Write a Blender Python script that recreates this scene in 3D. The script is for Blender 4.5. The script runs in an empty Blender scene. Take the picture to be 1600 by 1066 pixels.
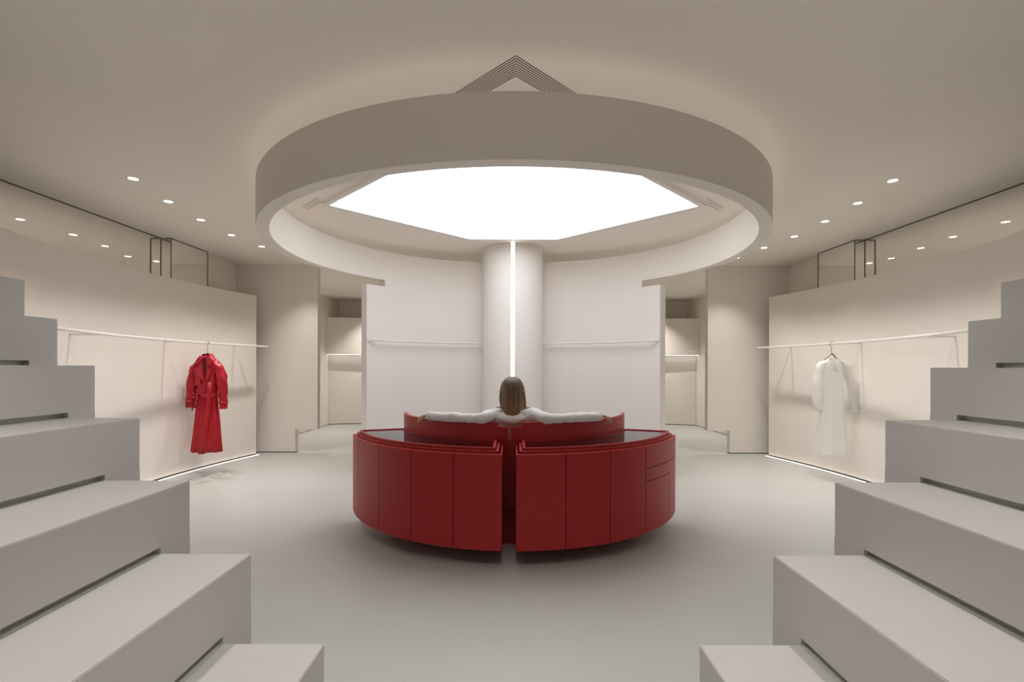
import bpy, bmesh, math, random
from mathutils import Vector, Matrix
random.seed(7)
S = bpy.context.scene
COL = S.collection
PI = math.pi
R_ = math.radians
sin, cos = math.sin, math.cos

# ------------------------------------------------------------------ camera, world, exposure
H = 1.28          # camera height
F = 775.0         # focal length in pixels of the 1600 px wide frame
cd = bpy.data.cameras.new('camera')
cam = bpy.data.objects.new('camera', cd); COL.objects.link(cam)
cam.location = (0, 0, H)
cam.rotation_euler = (R_(90), 0, 0)
cam.rotation_euler.rotate_axis('Z', 0.0025)
cd.sensor_fit = 'HORIZONTAL'; cd.sensor_width = 36.0
cd.lens = F / 1600 * 36.0
cd.shift_x = -0.0006
cd.shift_y = 0.025
cd.clip_start = 0.05
S.camera = cam
w = bpy.data.worlds.new('world'); S.world = w; w.use_nodes = True
w.node_tree.nodes['Background'].inputs[0].default_value = (1.0, 0.95, 0.9, 1)
w.node_tree.nodes['Background'].inputs[1].default_value = 0.0
S.view_settings.view_transform = 'Standard'
S.view_settings.look = 'None'
S.view_settings.exposure = 0.0
S.view_settings.gamma = 1.0
S.view_settings.use_curve_mapping = False
S.cycles.max_bounces = 10
S.cycles.diffuse_bounces = 7
S.cycles.glossy_bounces = 5
S.cycles.transparent_max_bounces = 10

E_HEX = 2.85       # ceiling light panel
E_COLUMN = 4.0    # light line on the column
E_ROD = 2.5       # light line under the clothes rails
E_BASE = 2.6      # light line along the foot of the panels
E_COVE = 0.9      # light line on top of the ring
W_AISLE_FILL = 74.0    # added unseen fill downlights above the steps and aisle
W_SPOT = 56.0     # each downlight
LIGHT_COL = (0.96, 0.985, 1.02)
SPOT_COL = (1.0, 0.955, 0.905)

# ------------------------------------------------------------------ materials
def _nodes(name):
    m = bpy.data.materials.new(name); m.use_nodes = True
    nt = m.node_tree
    return m, nt, nt.nodes['Principled BSDF']

def paint(name, col, rough=0.6, var=0.03, scale=3.0, bump=0.02, bscale=120.0, spec=0.3, metallic=0.0, sheen=0.0, coat=0.0):
    m, nt, b = _nodes(name)
    tc = nt.nodes.new('ShaderNodeTexCoord')
    n = nt.nodes.new('ShaderNodeTexNoise'); n.inputs['Scale'].default_value = scale; n.inputs['Detail'].default_value = 4
    r = nt.nodes.new('ShaderNodeMix'); r.data_type = 'RGBA'
    r.inputs['A'].default_value = (*[max(0, c * (1 - var)) for c in col], 1)
    r.inputs['B'].default_value = (*[min(1, c * (1 + var)) for c in col], 1)
    nt.links.new(tc.outputs['Object'], n.inputs['Vector'])
    nt.links.new(n.outputs['Fac'], r.inputs['Factor'])
    nt.links.new(r.outputs['Result'], b.inputs['Base Color'])
    b.inputs['Roughness'].default_value = rough
    b.inputs['Specular IOR Level'].default_value = spec
    b.inputs['Metallic'].default_value = metallic
    b.inputs['Sheen Weight'].default_value = sheen
    b.inputs['Coat Weight'].default_value = coat
    if bump > 0:
        n2 = nt.nodes.new('ShaderNodeTexNoise'); n2.inputs['Scale'].default_value = bscale; n2.inputs['Detail'].default_value = 3
        bp = nt.nodes.new('ShaderNodeBump'); bp.inputs['Strength'].default_value = bump; bp.inputs['Distance'].default_value = 0.01
        nt.links.new(tc.outputs['Object'], n2.inputs['Vector'])
        nt.links.new(n2.outputs['Fac'], bp.inputs['Height'])
        nt.links.new(bp.outputs['Normal'], b.inputs['Normal'])
    return m

def glow(name, strength, col=LIGHT_COL):
    m, nt, b = _nodes(name)
    b.inputs['Base Color'].default_value = (0.8, 0.8, 0.8, 1)
    b.inputs['Emission Color'].default_value = (*col, 1)
    b.inputs['Emission Strength'].default_value = strength
    return m

M_WALL = paint('plaster_warm_white', (0.84, 0.79, 0.735), 0.55, 0.02, 1.5, 0.03, 90)
M_CEIL = paint('ceiling_plaster', (0.92, 0.86, 0.785), 0.7, 0.02, 1.2, 0.02, 90, spec=0.2)
M_RING = paint('ring_plaster', (0.84, 0.79, 0.735), 0.6, 0.02, 1.5, 0.02, 90, spec=0.2)
M_CURVE = paint('curved_wall_plaster', (0.83, 0.80, 0.765), 0.55, 0.02, 1.5, 0.02, 90, spec=0.2)
M_WHITE = paint('white_lacquer', (0.82, 0.79, 0.76), 0.4, 0.01, 3, 0.0)
M_STEP = paint('grey_microcement', (0.585, 0.575, 0.555), 0.45, 0.04, 2.2, 0.04, 60, spec=0.35)
M_DARK = paint('shadow_gap_dark', (0.06, 0.05, 0.045), 0.6, 0.05, 8, 0.0)
M_SLOT = paint('bronze_slot', (0.09, 0.075, 0.065), 0.5, 0.05, 20, 0.0)
M_RED = paint('red_lacquer', (0.40, 0.016, 0.018), 0.42, 0.05, 2.5, 0.015, 200, spec=0.36)
M_REDWELL = paint('red_felt', (0.14, 0.008, 0.010), 0.8, 0.06, 6, 0.05, 300, spec=0.15)
M_REDSOFA = paint('red_upholstery', (0.17, 0.011, 0.012), 0.65, 0.06, 5, 0.06, 250, spec=0.2, sheen=0.2)
M_COAT = paint('red_satin', (0.42, 0.007, 0.020), 0.38, 0.14, 9, 0.14, 24, spec=0.4, sheen=0.0)
M_COATIN = paint('dark_red_lining', (0.10, 0.004, 0.008), 0.6, 0.1, 8, 0.0)
M_BLOUSE = paint('white_blouse', (0.80, 0.79, 0.79), 0.65, 0.04, 10, 0.25, 22, spec=0.2, sheen=0.2)
M_SKIN = paint('skin', (0.55, 0.30, 0.22), 0.5, 0.08, 12, 0.03, 150, spec=0.35)
M_TROUSER = paint('white_trousers', (0.75, 0.74, 0.72), 0.7, 0.04, 10, 0.1, 40)
M_EYE = paint('eye', (0.6, 0.6, 0.6), 0.2, 0.02, 10, 0.0)
M_LIP = paint('lips', (0.40, 0.12, 0.12), 0.4, 0.05, 30, 0.0)
M_METAL = paint('hanger_metal', (0.32, 0.28, 0.25), 0.3, 0.05, 20, 0.0, metallic=0.8)
M_BUTTON = paint('dark_red_button', (0.16, 0.008, 0.012), 0.3, 0.05, 30, 0.0)
M_TRIMRING = paint('downlight_trim', (0.72, 0.68, 0.63), 0.5, 0.02, 10, 0.0)
M_HEX = glow('luminous_panel', E_HEX)
M_COLLED = glow('column_light', E_COLUMN, (1.0, 0.97, 0.93))
M_RODLED = glow('rail_light', E_ROD, (1.0, 0.97, 0.95))
M_BASELED = glow('floor_light', E_BASE, (1.0, 0.92, 0.84))
M_COVE = glow('cove_light', E_COVE, (1.0, 0.86, 0.74))
M_SPOT = glow('downlight_lens', 5.0, (1.0, 0.95, 0.88))

def mk_floor():
    m, nt, b = _nodes('polished_microcement')
    tc = nt.nodes.new('ShaderNodeTexCoord')
    mp = nt.nodes.new('ShaderNodeMapping'); mp.inputs['Scale'].default_value = (0.5, 1.4, 1)
    n = nt.nodes.new('ShaderNodeTexNoise'); n.inputs['Scale'].default_value = 1.3; n.inputs['Detail'].default_value = 6; n.inputs['Roughness'].default_value = 0.6
    mix = nt.nodes.new('ShaderNodeMix'); mix.data_type = 'RGBA'
    mix.inputs['A'].default_value = (0.455, 0.46, 0.445, 1); mix.inputs['B'].default_value = (0.52, 0.525, 0.51, 1)
    nt.links.new(tc.outputs['Object'], mp.inputs['Vector']); nt.links.new(mp.outputs['Vector'], n.inputs['Vector'])
    nt.links.new(n.outputs['Fac'], mix.inputs['Factor'])
    # darker marbled patches in the floor colour beside each display panel
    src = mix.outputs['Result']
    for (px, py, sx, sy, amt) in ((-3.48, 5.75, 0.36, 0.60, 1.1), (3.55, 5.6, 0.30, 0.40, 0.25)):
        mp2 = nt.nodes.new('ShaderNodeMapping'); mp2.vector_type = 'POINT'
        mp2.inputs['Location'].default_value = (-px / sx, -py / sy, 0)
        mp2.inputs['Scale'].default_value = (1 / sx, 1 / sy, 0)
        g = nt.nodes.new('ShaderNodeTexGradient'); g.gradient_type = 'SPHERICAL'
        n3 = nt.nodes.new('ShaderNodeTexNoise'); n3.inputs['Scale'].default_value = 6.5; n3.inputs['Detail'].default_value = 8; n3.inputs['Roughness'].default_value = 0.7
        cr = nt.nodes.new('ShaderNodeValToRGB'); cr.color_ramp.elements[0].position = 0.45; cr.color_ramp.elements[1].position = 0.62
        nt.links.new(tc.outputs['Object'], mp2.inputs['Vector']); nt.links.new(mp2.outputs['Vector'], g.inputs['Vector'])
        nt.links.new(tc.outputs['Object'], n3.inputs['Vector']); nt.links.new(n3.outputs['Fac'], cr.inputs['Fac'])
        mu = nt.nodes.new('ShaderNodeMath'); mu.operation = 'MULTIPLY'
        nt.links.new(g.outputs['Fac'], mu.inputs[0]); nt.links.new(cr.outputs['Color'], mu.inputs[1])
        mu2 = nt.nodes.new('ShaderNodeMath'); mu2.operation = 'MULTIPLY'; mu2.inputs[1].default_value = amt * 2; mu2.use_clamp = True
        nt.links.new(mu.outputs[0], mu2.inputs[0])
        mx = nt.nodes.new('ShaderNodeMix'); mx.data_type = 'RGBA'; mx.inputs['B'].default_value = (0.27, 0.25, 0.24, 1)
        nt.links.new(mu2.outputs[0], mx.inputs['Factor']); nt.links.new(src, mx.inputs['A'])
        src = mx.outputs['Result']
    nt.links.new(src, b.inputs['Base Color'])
    b.inputs['Roughness'].default_value = 0.34
    b.inputs['Specular IOR Level'].default_value = 0.5
    n2 = nt.nodes.new('ShaderNodeTexNoise'); n2.inputs['Scale'].default_value = 35; n2.inputs['Detail'].default_value = 4
    bp = nt.nodes.new('ShaderNodeBump'); bp.inputs['Strength'].default_value = 0.03; bp.inputs['Distance'].default_value = 0.01
    nt.links.new(tc.outputs['Object'], n2.inputs['Vector']); nt.links.new(n2.outputs['Fac'], bp.inputs['Height']); nt.links.new(bp.outputs['Normal'], b.inputs['Normal'])
    return m
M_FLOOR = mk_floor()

def mk_mirror():
    m, nt, b = _nodes('mirror_glass')
    b.inputs['Base Color'].default_value = (0.92, 0.91, 0.885, 1)
    b.inputs['Metallic'].default_value = 1.0
    b.inputs['Roughness'].default_value = 0.015
    return m
M_MIRROR = mk_mirror()

def mk_glass():
    m, nt, b = _nodes('vitrine_glass')
    nt.nodes.remove(b)
    out = nt.nodes['Material Output']
    tr = nt.nodes.new('ShaderNodeBsdfTransparent'); tr.inputs[0].default_value = (0.90, 0.90, 0.92, 1)
    gl = nt.nodes.new('ShaderNodeBsdfGlossy'); gl.inputs['Roughness'].default_value = 0.01; gl.inputs['Color'].default_value = (0.92, 0.94, 0.97, 1)
    fr = nt.nodes.new('ShaderNodeFresnel'); fr.inputs[0].default_value = 1.6
    mx = nt.nodes.new('ShaderNodeMixShader')
    nt.links.new(fr.outputs[0], mx.inputs[0]); nt.links.new(tr.outputs[0], mx.inputs[1]); nt.links.new(gl.outputs[0], mx.inputs[2])
    nt.links.new(mx.outputs[0], out.inputs['Surface'])
    return m
M_GLASS = mk_glass()

def mk_sheer():
    m, nt, b = _nodes('sheer_white_silk')
    b.inputs['Base Color'].default_value = (0.90, 0.895, 0.885, 1); b.inputs['Roughness'].default_value = 0.45
    b.inputs['Sheen Weight'].default_value = 0.2
    out = nt.nodes['Material Output']
    tr = nt.nodes.new('ShaderNodeBsdfTransparent')
    tl = nt.nodes.new('ShaderNodeBsdfTranslucent'); tl.inputs[0].default_value = (0.92, 0.91, 0.90, 1)
    m1 = nt.nodes.new('ShaderNodeMixShader'); m1.inputs[0].default_value = 0.35
    m2 = nt.nodes.new('ShaderNodeMixShader'); m2.inputs[0].default_value = 0.20
    nt.links.new(b.outputs[0], m1.inputs[1]); nt.links.new(tl.outputs[0], m1.inputs[2])
    nt.links.new(m1.outputs[0], m2.inputs[1]); nt.links.new(tr.outputs[0], m2.inputs[2])
    nt.links.new(m2.outputs[0], out.inputs['Surface'])
    tc = nt.nodes.new('ShaderNodeTexCoord')
    n2 = nt.nodes.new('ShaderNodeTexNoise'); n2.inputs['Scale'].default_value = 24; n2.inputs['Detail'].default_value = 3
    bp = nt.nodes.new('ShaderNodeBump'); bp.inputs['Strength'].default_value = 0.15; bp.inputs['Distance'].default_value = 0.01
    nt.links.new(tc.outputs['Object'], n2.inputs['Vector']); nt.links.new(n2.outputs['Fac'], bp.inputs['Height']); nt.links.new(bp.outputs['Normal'], b.inputs['Normal'])
    return m
M_SHEER = mk_sheer()

def mk_hair():
    m, nt, b = _nodes('brown_hair')
    tc = nt.nodes.new('ShaderNodeTexCoord')
    sp = nt.nodes.new('ShaderNodeSeparateXYZ'); nt.links.new(tc.outputs['Generated'], sp.inputs[0])
    mp = nt.nodes.new('ShaderNodeMapping'); mp.inputs['Scale'].default_value = (75, 75, 2.0)
    n = nt.nodes.new('ShaderNodeTexNoise'); n.inputs['Scale'].default_value = 1.0; n.inputs['Detail'].default_value = 3
    nt.links.new(tc.outputs['Object'], mp.inputs[0]); nt.links.new(mp.outputs[0], n.inputs['Vector'])
    ad = nt.nodes.new('ShaderNodeMath'); ad.operation = 'MULTIPLY_ADD'; ad.inputs[1].default_value = 0.55; 
    nt.links.new(n.outputs['Fac'], ad.inputs[0])
    inv = nt.nodes.new('ShaderNodeMath'); inv.operation = 'MULTIPLY_ADD'; inv.inputs[1].default_value = -0.6; inv.inputs[2].default_value = 0.40
    nt.links.new(sp.outputs['Z'], inv.inputs[0]); nt.links.new(inv.outputs[0], ad.inputs[2])
    cr = nt.nodes.new('ShaderNodeValToRGB')
    cr.color_ramp.elements[0].position = 0.05; cr.color_ramp.elements[0].color = (0.055, 0.032, 0.020, 1)
    cr.color_ramp.elements[1].position = 0.80; cr.color_ramp.elements[1].color = (0.36, 0.20, 0.10, 1)
    nt.links.new(ad.outputs[0], cr.inputs[0]); nt.links.new(cr.outputs[0], b.inputs['Base Color'])
    bp = nt.nodes.new('ShaderNodeBump'); bp.inputs['Strength'].default_value = 0.5; bp.inputs['Distance'].default_value = 0.006
    nt.links.new(n.outputs['Fac'], bp.inputs['Height']); nt.links.new(bp.outputs['Normal'], b.inputs['Normal'])
    b.inputs['Roughness'].default_value = 0.42
    return m
M_HAIR = mk_hair()

# ------------------------------------------------------------------ helpers
def link(name, me, mat, parent=None, smooth=False, autos=None):
    o = bpy.data.objects.new(name, me); COL.objects.link(o)
    if mat is not None and not me.materials: me.materials.append(mat)
    if parent is not None: o.parent = parent
    if smooth:
        for p in me.polygons: p.use_smooth = True
        if autos is not None:
            bm = bmesh.new(); bm.from_mesh(me)
            for e in bm.edges:
                if len(e.link_faces) == 2 and e.calc_face_angle(0) > autos: e.smooth = False
            bm.to_mesh(me); bm.free()
    return o

def fix(bm):
    bmesh.ops.remove_doubles(bm, verts=bm.verts, dist=1e-5)
    bmesh.ops.recalc_face_normals(bm, faces=bm.faces)

def fin(name, bm, mat, parent=None, smooth=False, autos=None, recalc=True):
    if recalc: fix(bm)
    me = bpy.data.meshes.new(name); bm.to_mesh(me); bm.free()
    return link(name, me, mat, parent, smooth, autos)

def add_box(bm, x0, x1, y0, y1, z0, z1):
    vs = [bm.verts.new((x, y, z)) for x in (x0, x1) for y in (y0, y1) for z in (z0, z1)]
    for f in ((0, 1, 3, 2), (4, 6, 7, 5), (0, 4, 5, 1), (2, 3, 7, 6), (0, 2, 6, 4), (1, 5, 7, 3)):
        bm.faces.new([vs[i] for i in f])
    return vs

def bevel_sharp(bm, w, ang=R_(35), seg=2):
    fix(bm)
    es = [e for e in bm.edges if len(e.link_faces) == 2 and e.calc_face_angle(0) > ang]
    bmesh.ops.bevel(bm, geom=es, offset=w, segments=seg, affect='EDGES', profile=0.5)

def add_prism(bm, pts, a0, a1, axis='z'):
    """closed polygon pts extruded; axis z: pts are (x,y); axis y: pts are (x,z)"""
    def P(p, a): return (p[0], p[1], a) if axis == 'z' else (p[0], a, p[1])
    lo = [bm.verts.new(P(p, a0)) for p in pts]; hi = [bm.verts.new(P(p, a1)) for p in pts]
    n = len(pts)
    for i in range(n):
        j = (i + 1) % n
        bm.faces.new((lo[i], lo[j], hi[j], hi[i]))
    bm.faces.new(lo[::-1]); bm.faces.new(hi)

def add_sweep(bm, prof, th0, th1, n, c, closed=False, gapx=None):
    """profile [(r,z)] swept about the vertical axis at c. theta measured from the side nearest the camera (-Y), + to the right.
       gapx: the start end is cut along the plane X=gapx (parallel to Y) instead of a radius."""
    cx, cy = c
    rings = []
    for i in range(n if closed else n + 1):
        t = i / n
        ring = []
        for (r, z) in prof:
            a0 = th0
            if gapx is not None: a0 = math.asin(max(-1, min(1, gapx / r)))
            a = a0 + (th1 - a0) * t
            ring.append(bm.verts.new((cx + r * sin(a), cy - r * cos(a), z)))
        rings.append(ring)
    m = len(prof); N = len(rings)
    for i in range(N if closed else N - 1):
        A, B = rings[i], rings[(i + 1) % N]
        for k in range(m):
            l = (k + 1) % m
            bm.faces.new((A[k], A[l], B[l], B[k]))
    if not closed:
        bm.faces.new(rings[0][::-1]); bm.faces.new(rings[-1])

def rect(r0, r1, z0, z1): return [(r0, z0), (r1, z0), (r1, z1), (r0, z1)]

def add_tube(bm, pts, rad, n=8, caps=True):
    pts = [Vector(p) for p in pts]
    if not hasattr(rad, '__len__'): rad = [rad] * len(pts)
    rings = []; up = None
    for i, p in enumerate(pts):
        t = (pts[min(i + 1, len(pts) - 1)] - pts[max(i - 1, 0)]).normalized()
        if up is None:
            up = Vector((0, 0, 1)) if abs(t.z) < 0.9 else Vector((1, 0, 0))
        a = t.cross(up).normalized(); b = a.cross(t).normalized(); up = b
        r = rad[i]
        ra, rb = (r if hasattr(r, '__len__') else (r, r))
        rings.append([bm.verts.new(p + a * ra * cos(2 * PI * k / n) + b * rb * sin(2 * PI * k / n)) for k in range(n)])
    for A, B in zip(rings, rings[1:]):
        for k in range(n): bm.faces.new((A[k], A[(k + 1) % n], B[(k + 1) % n], B[k]))
    if caps: bm.faces.new(rings[0][::-1]); bm.faces.new(rings[-1])

def empty(name, loc, label=None, cat=None, group=None, rz=0):
    o = bpy.data.objects.new(name, None); COL.objects.link(o)
    o.location = loc; o.rotation_euler = (0, 0, rz); o.empty_display_size = 0.1
    return tag(o, label, cat, group)

def tag(o, label=None, cat=None, group=None, kind=None):
    if label: o['label'] = label
    if cat: o['category'] = cat
    if group: o['group'] = group
    if kind: o['kind'] = kind
    return o

def struct(name, bm, mat, **k):
    return tag(fin(name, bm, mat, **k), kind='structure')

def circ3(p1, p2, p3):
    (ax, ay), (bx, by), (cx, cy) = p1, p2, p3
    d = 2 * (ax * (by - cy) + bx * (cy - ay) + cx * (ay - by))
    ux = ((ax**2 + ay**2) * (by - cy) + (bx**2 + by**2) * (cy - ay) + (cx**2 + cy**2) * (ay - by)) / d
    uy = ((ax**2 + ay**2) * (cx - bx) + (bx**2 + by**2) * (ax - cx) + (cx**2 + cy**2) * (bx - ax)) / d
    return ux, uy, math.hypot(ax - ux, ay - uy)

# ------------------------------------------------------------------ main dimensions
ZC = 2.785                       # ceiling
CEN = (0.008, 4.54)              # centre of ring, hexagon and counter
RI, RO = 2.01, 2.10              # ring inner and outer radius
RZ0, RZ1 = 2.30, 2.637           # ring bottom and top
XW = 4.22                        # side walls
YF, YB = -3.0, 11.45             # wall behind the camera, far wall

# ------------------------------------------------------------------ shell
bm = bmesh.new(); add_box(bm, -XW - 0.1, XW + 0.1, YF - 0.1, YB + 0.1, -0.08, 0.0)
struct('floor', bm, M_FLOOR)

HEX = [(-1.71, 0.0), (-0.51, -1.21), (0.51, -1.21), (1.71, 0.0), (0.51, 1.21), (-0.51, 1.21)]   # about CEN
def hexo(off):
    out = []; n = len(HEX)
    for i in range(n):
        p0, p1, p2 = Vector(HEX[i - 1]), Vector(HEX[i]), Vector(HEX[(i + 1) % n])
        d1 = (p1 - p0).normalized(); d2 = (p2 - p1).normalized()
        n1 = Vector((d1.y, -d1.x)); n2 = Vector((d2.y, -d2.x))
        b = (n1 + n2); b = b / (b.dot(n1))
        q = p1 + b * off
        out.append((CEN[0] + q.x, CEN[1] + q.y))
    return out

bm = bmesh.new()
def loop(pts, z):
    vs = [bm.verts.new((x, y, z)) for x, y in pts]
    return [bm.edges.new((vs[i], vs[(i + 1) % len(vs)])) for i in range(len(vs))]
e = loop([(-XW - 0.1, YF - 0.1), (XW + 0.1, YF - 0.1), (XW + 0.1, YB + 0.1), (-XW - 0.1, YB + 0.1)], ZC) + loop(hexo(0.0), ZC)
bmesh.ops.triangle_fill(bm, use_beauty=True, edges=e)
hx = [f for f in bm.faces]
# remove any face that landed inside the hexagonal opening
for f in hx:
    c = f.calc_center_median()
    if abs(c.x - CEN[0]) + abs(c.y - CEN[1]) < 1.7 and abs(c.y - CEN[1]) < 1.2 and all(abs(v.co.x - CEN[0]) < 1.72 and abs(v.co.y - CEN[1]) < 1.22 for v in f.verts):
        bm.faces.remove(f)
r = bmesh.ops.extrude_face_region(bm, geom=bm.faces[:])
for v in [g for g in r['geom'] if isinstance(g, bmesh.types.BMVert)]: v.co.z += 0.12
struct('ceiling', bm, M_CEIL)

for s, side in ((-1, 'left'), (1, 'right')):
    bm = bmesh.new(); add_box(bm, s * XW, s * (XW + 0.1), YF - 0.1, YB + 0.1, 0, ZC)
    struct('wall_' + side, bm, M_WALL)
bm = bmesh.new(); add_box(bm, -XW, XW, YF - 0.1, YF, 0, ZC); struct('wall_front', bm, M_WALL)
bm = bmesh.new(); add_box(bm, -XW, XW, YB, YB + 0.1, 0, ZC); struct('wall_back', bm, M_WALL)

# ---- partition walls with the stepped doorway edge (notch at the floor)
for s, side in ((-1, 'left'), (1, 'right')):
    bm = bmesh.new()
    pts = [(4.1, 0.012), (3.22, 0.012), (3.22, 0.34), (2.89, 0.34), (2.89, ZC), (4.1, ZC)]
    add_prism(bm, [(s * x, z) for x, z in pts], 7.35, 7.45, 'y')
    o = struct('wall_partition_' + side, bm, M_WALL)
    bm = bmesh.new(); add_box(bm, min(s * 4.1, s * 3.225), max(s * 4.1, s * 3.225), 7.355, 7.445, 0.0, 0.012)
    fin('shadow_gap', bm, M_DARK, o)
    # wall filling the corner above the display panel, and the side wall of the passage
    bm = bmesh.new(); add_box(bm, min(s * 4.1, s * XW), max(s * 4.1, s * XW), 6.55, 7.45, 0, ZC)
    struct('wall_corner_' + side, bm, M_WALL)
    bm = bmesh.new(); add_box(bm, min(s * 4.02, s * XW), max(s * 4.02, s * XW), 7.45, YB, 0.012, ZC)
    o = struct('wall_passage_' + side, bm, M_WALL)
    bm = bmesh.new(); add_box(bm, min(s * 4.03, s * XW), max(s * 4.03, s * XW), 7.45, YB, 0.0, 0.012)
    fin('shadow_gap', bm, M_DARK, o)

# ---- curved white wall behind the column, left and right of it, with the notch under the ring
for s, side in ((-1, 'left'), (1, 'right')):
    bm = bmesh.new()
    a0 = s * (PI - R_(10.55)); a1 = s * (PI - R_(49.0)); a2 = s * (PI - R_(56.3))
    add_sweep(bm, rect(RI, RO, 0, RZ0), a0, a1, 40, CEN)
    add_sweep(bm, rect(RI, RO, 0, 2.222), a1, a2, 10, CEN)
    struct('wall_curved_' + side, bm, M_CURVE, smooth=True, autos=R_(30))

# ------------------------------------------------------------------ suspended ring
ring = empty('suspended_ring', (CEN[0], CEN[1], RZ0), 'large suspended beige circular ring under the ceiling framing the bright light panel', 'ceiling ring')
bm = bmesh.new()
add_sweep(bm, rect(RI, RO, 0, RZ1 - RZ0), -(PI - R_(10.55)), PI - R_(10.55), 160, (0, 0))
fin('ring_band', bm, M_RING, ring, smooth=True, autos=R_(30))
bm = bmesh.new()
add_sweep(bm, rect(RO - 0.055, RO - 0.03, RZ1 - RZ0 + 0.001, RZ1 - RZ0 + 0.009), -(PI - R_(14)), PI - R_(14), 120, (0, 0))
tag(fin('cove_light', bm, M_COVE, ring), 'thin light line on the ring top')

# ------------------------------------------------------------------ hexagonal luminous panel
hexl = empty('ceiling_light', (CEN[0], CEN[1], ZC), 'large six-sided luminous ceiling panel inside the ring', 'ceiling light')
def rel(pts): return [(x - CEN[0], y - CEN[1]) for x, y in pts]
bm = bmesh.new()
inn, outp = rel(hexo(-0.012)), rel(hexo(0.035))
for i in range(6):
    j = (i + 1) % 6
    za, zb, zt = -0.034, 0.0, 0.03
    q = lambda p, z: bm.verts.new((p[0], p[1], z))
    # lip underside, outer face, inner reveal
    bm.faces.new((q(inn[i], za), q(inn[j], za), q(outp[j], za), q(outp[i], za)))
    bm.faces.new((q(outp[i], za), q(outp[j], za), q(outp[j], zb - 0.0005), q(outp[i], zb - 0.0005)))
    bm.faces.new((q(inn[i], zt), q(inn[j], zt), q(inn[j], za), q(inn[i], za)))
    bm.faces.new((q(inn[i], zt), q(outp[i], zb - 0.0005), q(outp[j], zb - 0.0005), q(inn[j], zt)))
fin('frame', bm, M_WHITE, hexl)
bm = bmesh.new(); add_prism(bm, rel(hexo(-0.026)), 0.014, 0.026, 'z')
fin('diffuser', bm, M_HEX, hexl)
bm = bmesh.new(); add_prism(bm, rel(hexo(-0.0125)), 0.0265, 0.034, 'z')
fin('back_plate', bm, M_SLOT, hexl)

# ------------------------------------------------------------------ column with vertical light line
colm = empty('column', (0, 6.40, 0), 'tall round off-white column with vertical light line behind the seated person', 'column')
bm = bmesh.new()
cr, sw = 0.385, 0.022
a0 = math.asin(sw / cr)
prof = [(cr * sin(a0 + (2 * PI - 2 * a0) * i / 72), -cr * cos(a0 + (2 * PI - 2 * a0) * i / 72)) for i in range(73)]
prof += [(-sw, -cr + 0.03), (sw, -cr + 0.03)]
add_prism(bm, prof, 0, ZC - 0.001, 'z')
fin('shaft', bm, M_CURVE, colm, smooth=True, autos=R_(30))
bm = bmesh.new(); add_box(bm, -sw + 0.001, sw - 0.001, -cr + 0.004, -cr + 0.028, 0.002, ZC - 0.004)
fin('light_strip', bm, M_COLLED, colm)

# ------------------------------------------------------------------ rails on the curved wall
for s, side in ((-1, 'left'), (1, 'right')):
    a0 = PI - R_(11.5); a1 = PI - R_(52.0)
    rr = RI - 0.10; z = 1.577
    base = empty('wall_rail', (0, 0, z), 'slim white curved wall rail %s of the lit column' % side, 'rail', 'rails on the curved wall')
    pts = []
    for i in range(41):
        a = s * (a0 + (a1 - a0) * i / 40)
        pts.append((CEN[0] + rr * sin(a), CEN[1] - rr * cos(a), 0))
    a = s * (a1 - R_(1.2))
    for k in (0.03, 0.06, 0.099):
        pts.append((CEN[0] + (rr + k) * sin(a - s * R_(k * 22)), CEN[1] - (rr + k) * cos(a - s * R_(k * 22)), 0))
    bm = bmesh.new(); add_tube(bm, pts, (0.011), 8); fin('rail', bm, M_WHITE, base, smooth=True, autos=R_(50))
    bm = bmesh.new()
    a = s * (a1 - R_(3.4)); add_tube(bm, [(CEN[0] + (RI - q) * sin(a), CEN[1] - (RI - q) * cos(a), 0) for q in (0.012, 0.001)], 0.02, 16)
    fin('wall_plate', bm, M_WHITE, base)

# ------------------------------------------------------------------ mirrors along the side walls
def mirror(name, s, x0, x1, y0, y1, label, cat='mirror'):
    """flat mirror slab with dark edge trims; x0 is the face toward the room"""
    m = empty(name, (s * x0, (y0 + y1) / 2, 2.0), label, cat)
    bx, by = s * x0, (y0 + y1) / 2
    bm = bmesh.new()
    X0, X1 = sorted((s * x0 - bx, s * x1 - bx))
    add_box(bm, X0, X1, y0 - by, y1 - by, 0.0, ZC - 2.0 - 0.012)
    fin('mirror_glass', bm, M_MIRROR, m)
    return m, bx, by
M_EDGE = paint('mirror_edge', (0.17, 0.15, 0.13), 0.4, 0.05, 20, 0.0)
def bar(parent, x0, x1, y0, y1, z0, z1, mat=M_EDGE, name='edge_trim'):
    bm = bmesh.new(); add_box(bm, min(x0, x1), max(x0, x1), min(y0, y1), max(y0, y1), min(z0, z1), max(z0, z1))
    return fin(name, bm, mat, parent)
YS = 5.84
for s, side, obj in ((-1, 'left', 'red coat'), (1, 'right', 'white dress')):
    m, bx, by = mirror('wall_mirror', s, 4.145, 4.21, 2.2, YS, 'long mirror band under the ceiling above the display panel of the %s' % obj)
    bar(m, s * -0.004, s * 0.06, 2.2 - by, YS - by, ZC - 2.012, ZC - 2.0, name='top_trim')
    bar(m, s * -0.003, s * 0.003, YS - 0.006 - by, YS - by, 0, ZC - 2.012)
    m, bx, by = mirror('wall_mirror', s, 4.025, 4.145, YS + 0.001, 6.54, 'short projecting mirror block beyond the long mirror band above the %s' % obj)
    bar(m, s * -0.004, s * 0.06, YS + 0.001 - by, 6.54 - by, ZC - 2.012, ZC - 2.0, name='top_trim')
    bar(m, s * -0.0045, s * 0.004, YS - 0.0045 - by, YS + 0.004 - by, 0, ZC - 2.012)
    bar(m, s * -0.0045, s * 0.004, 6.535 - by, 6.5445 - by, 0, ZC - 2.012)

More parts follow.
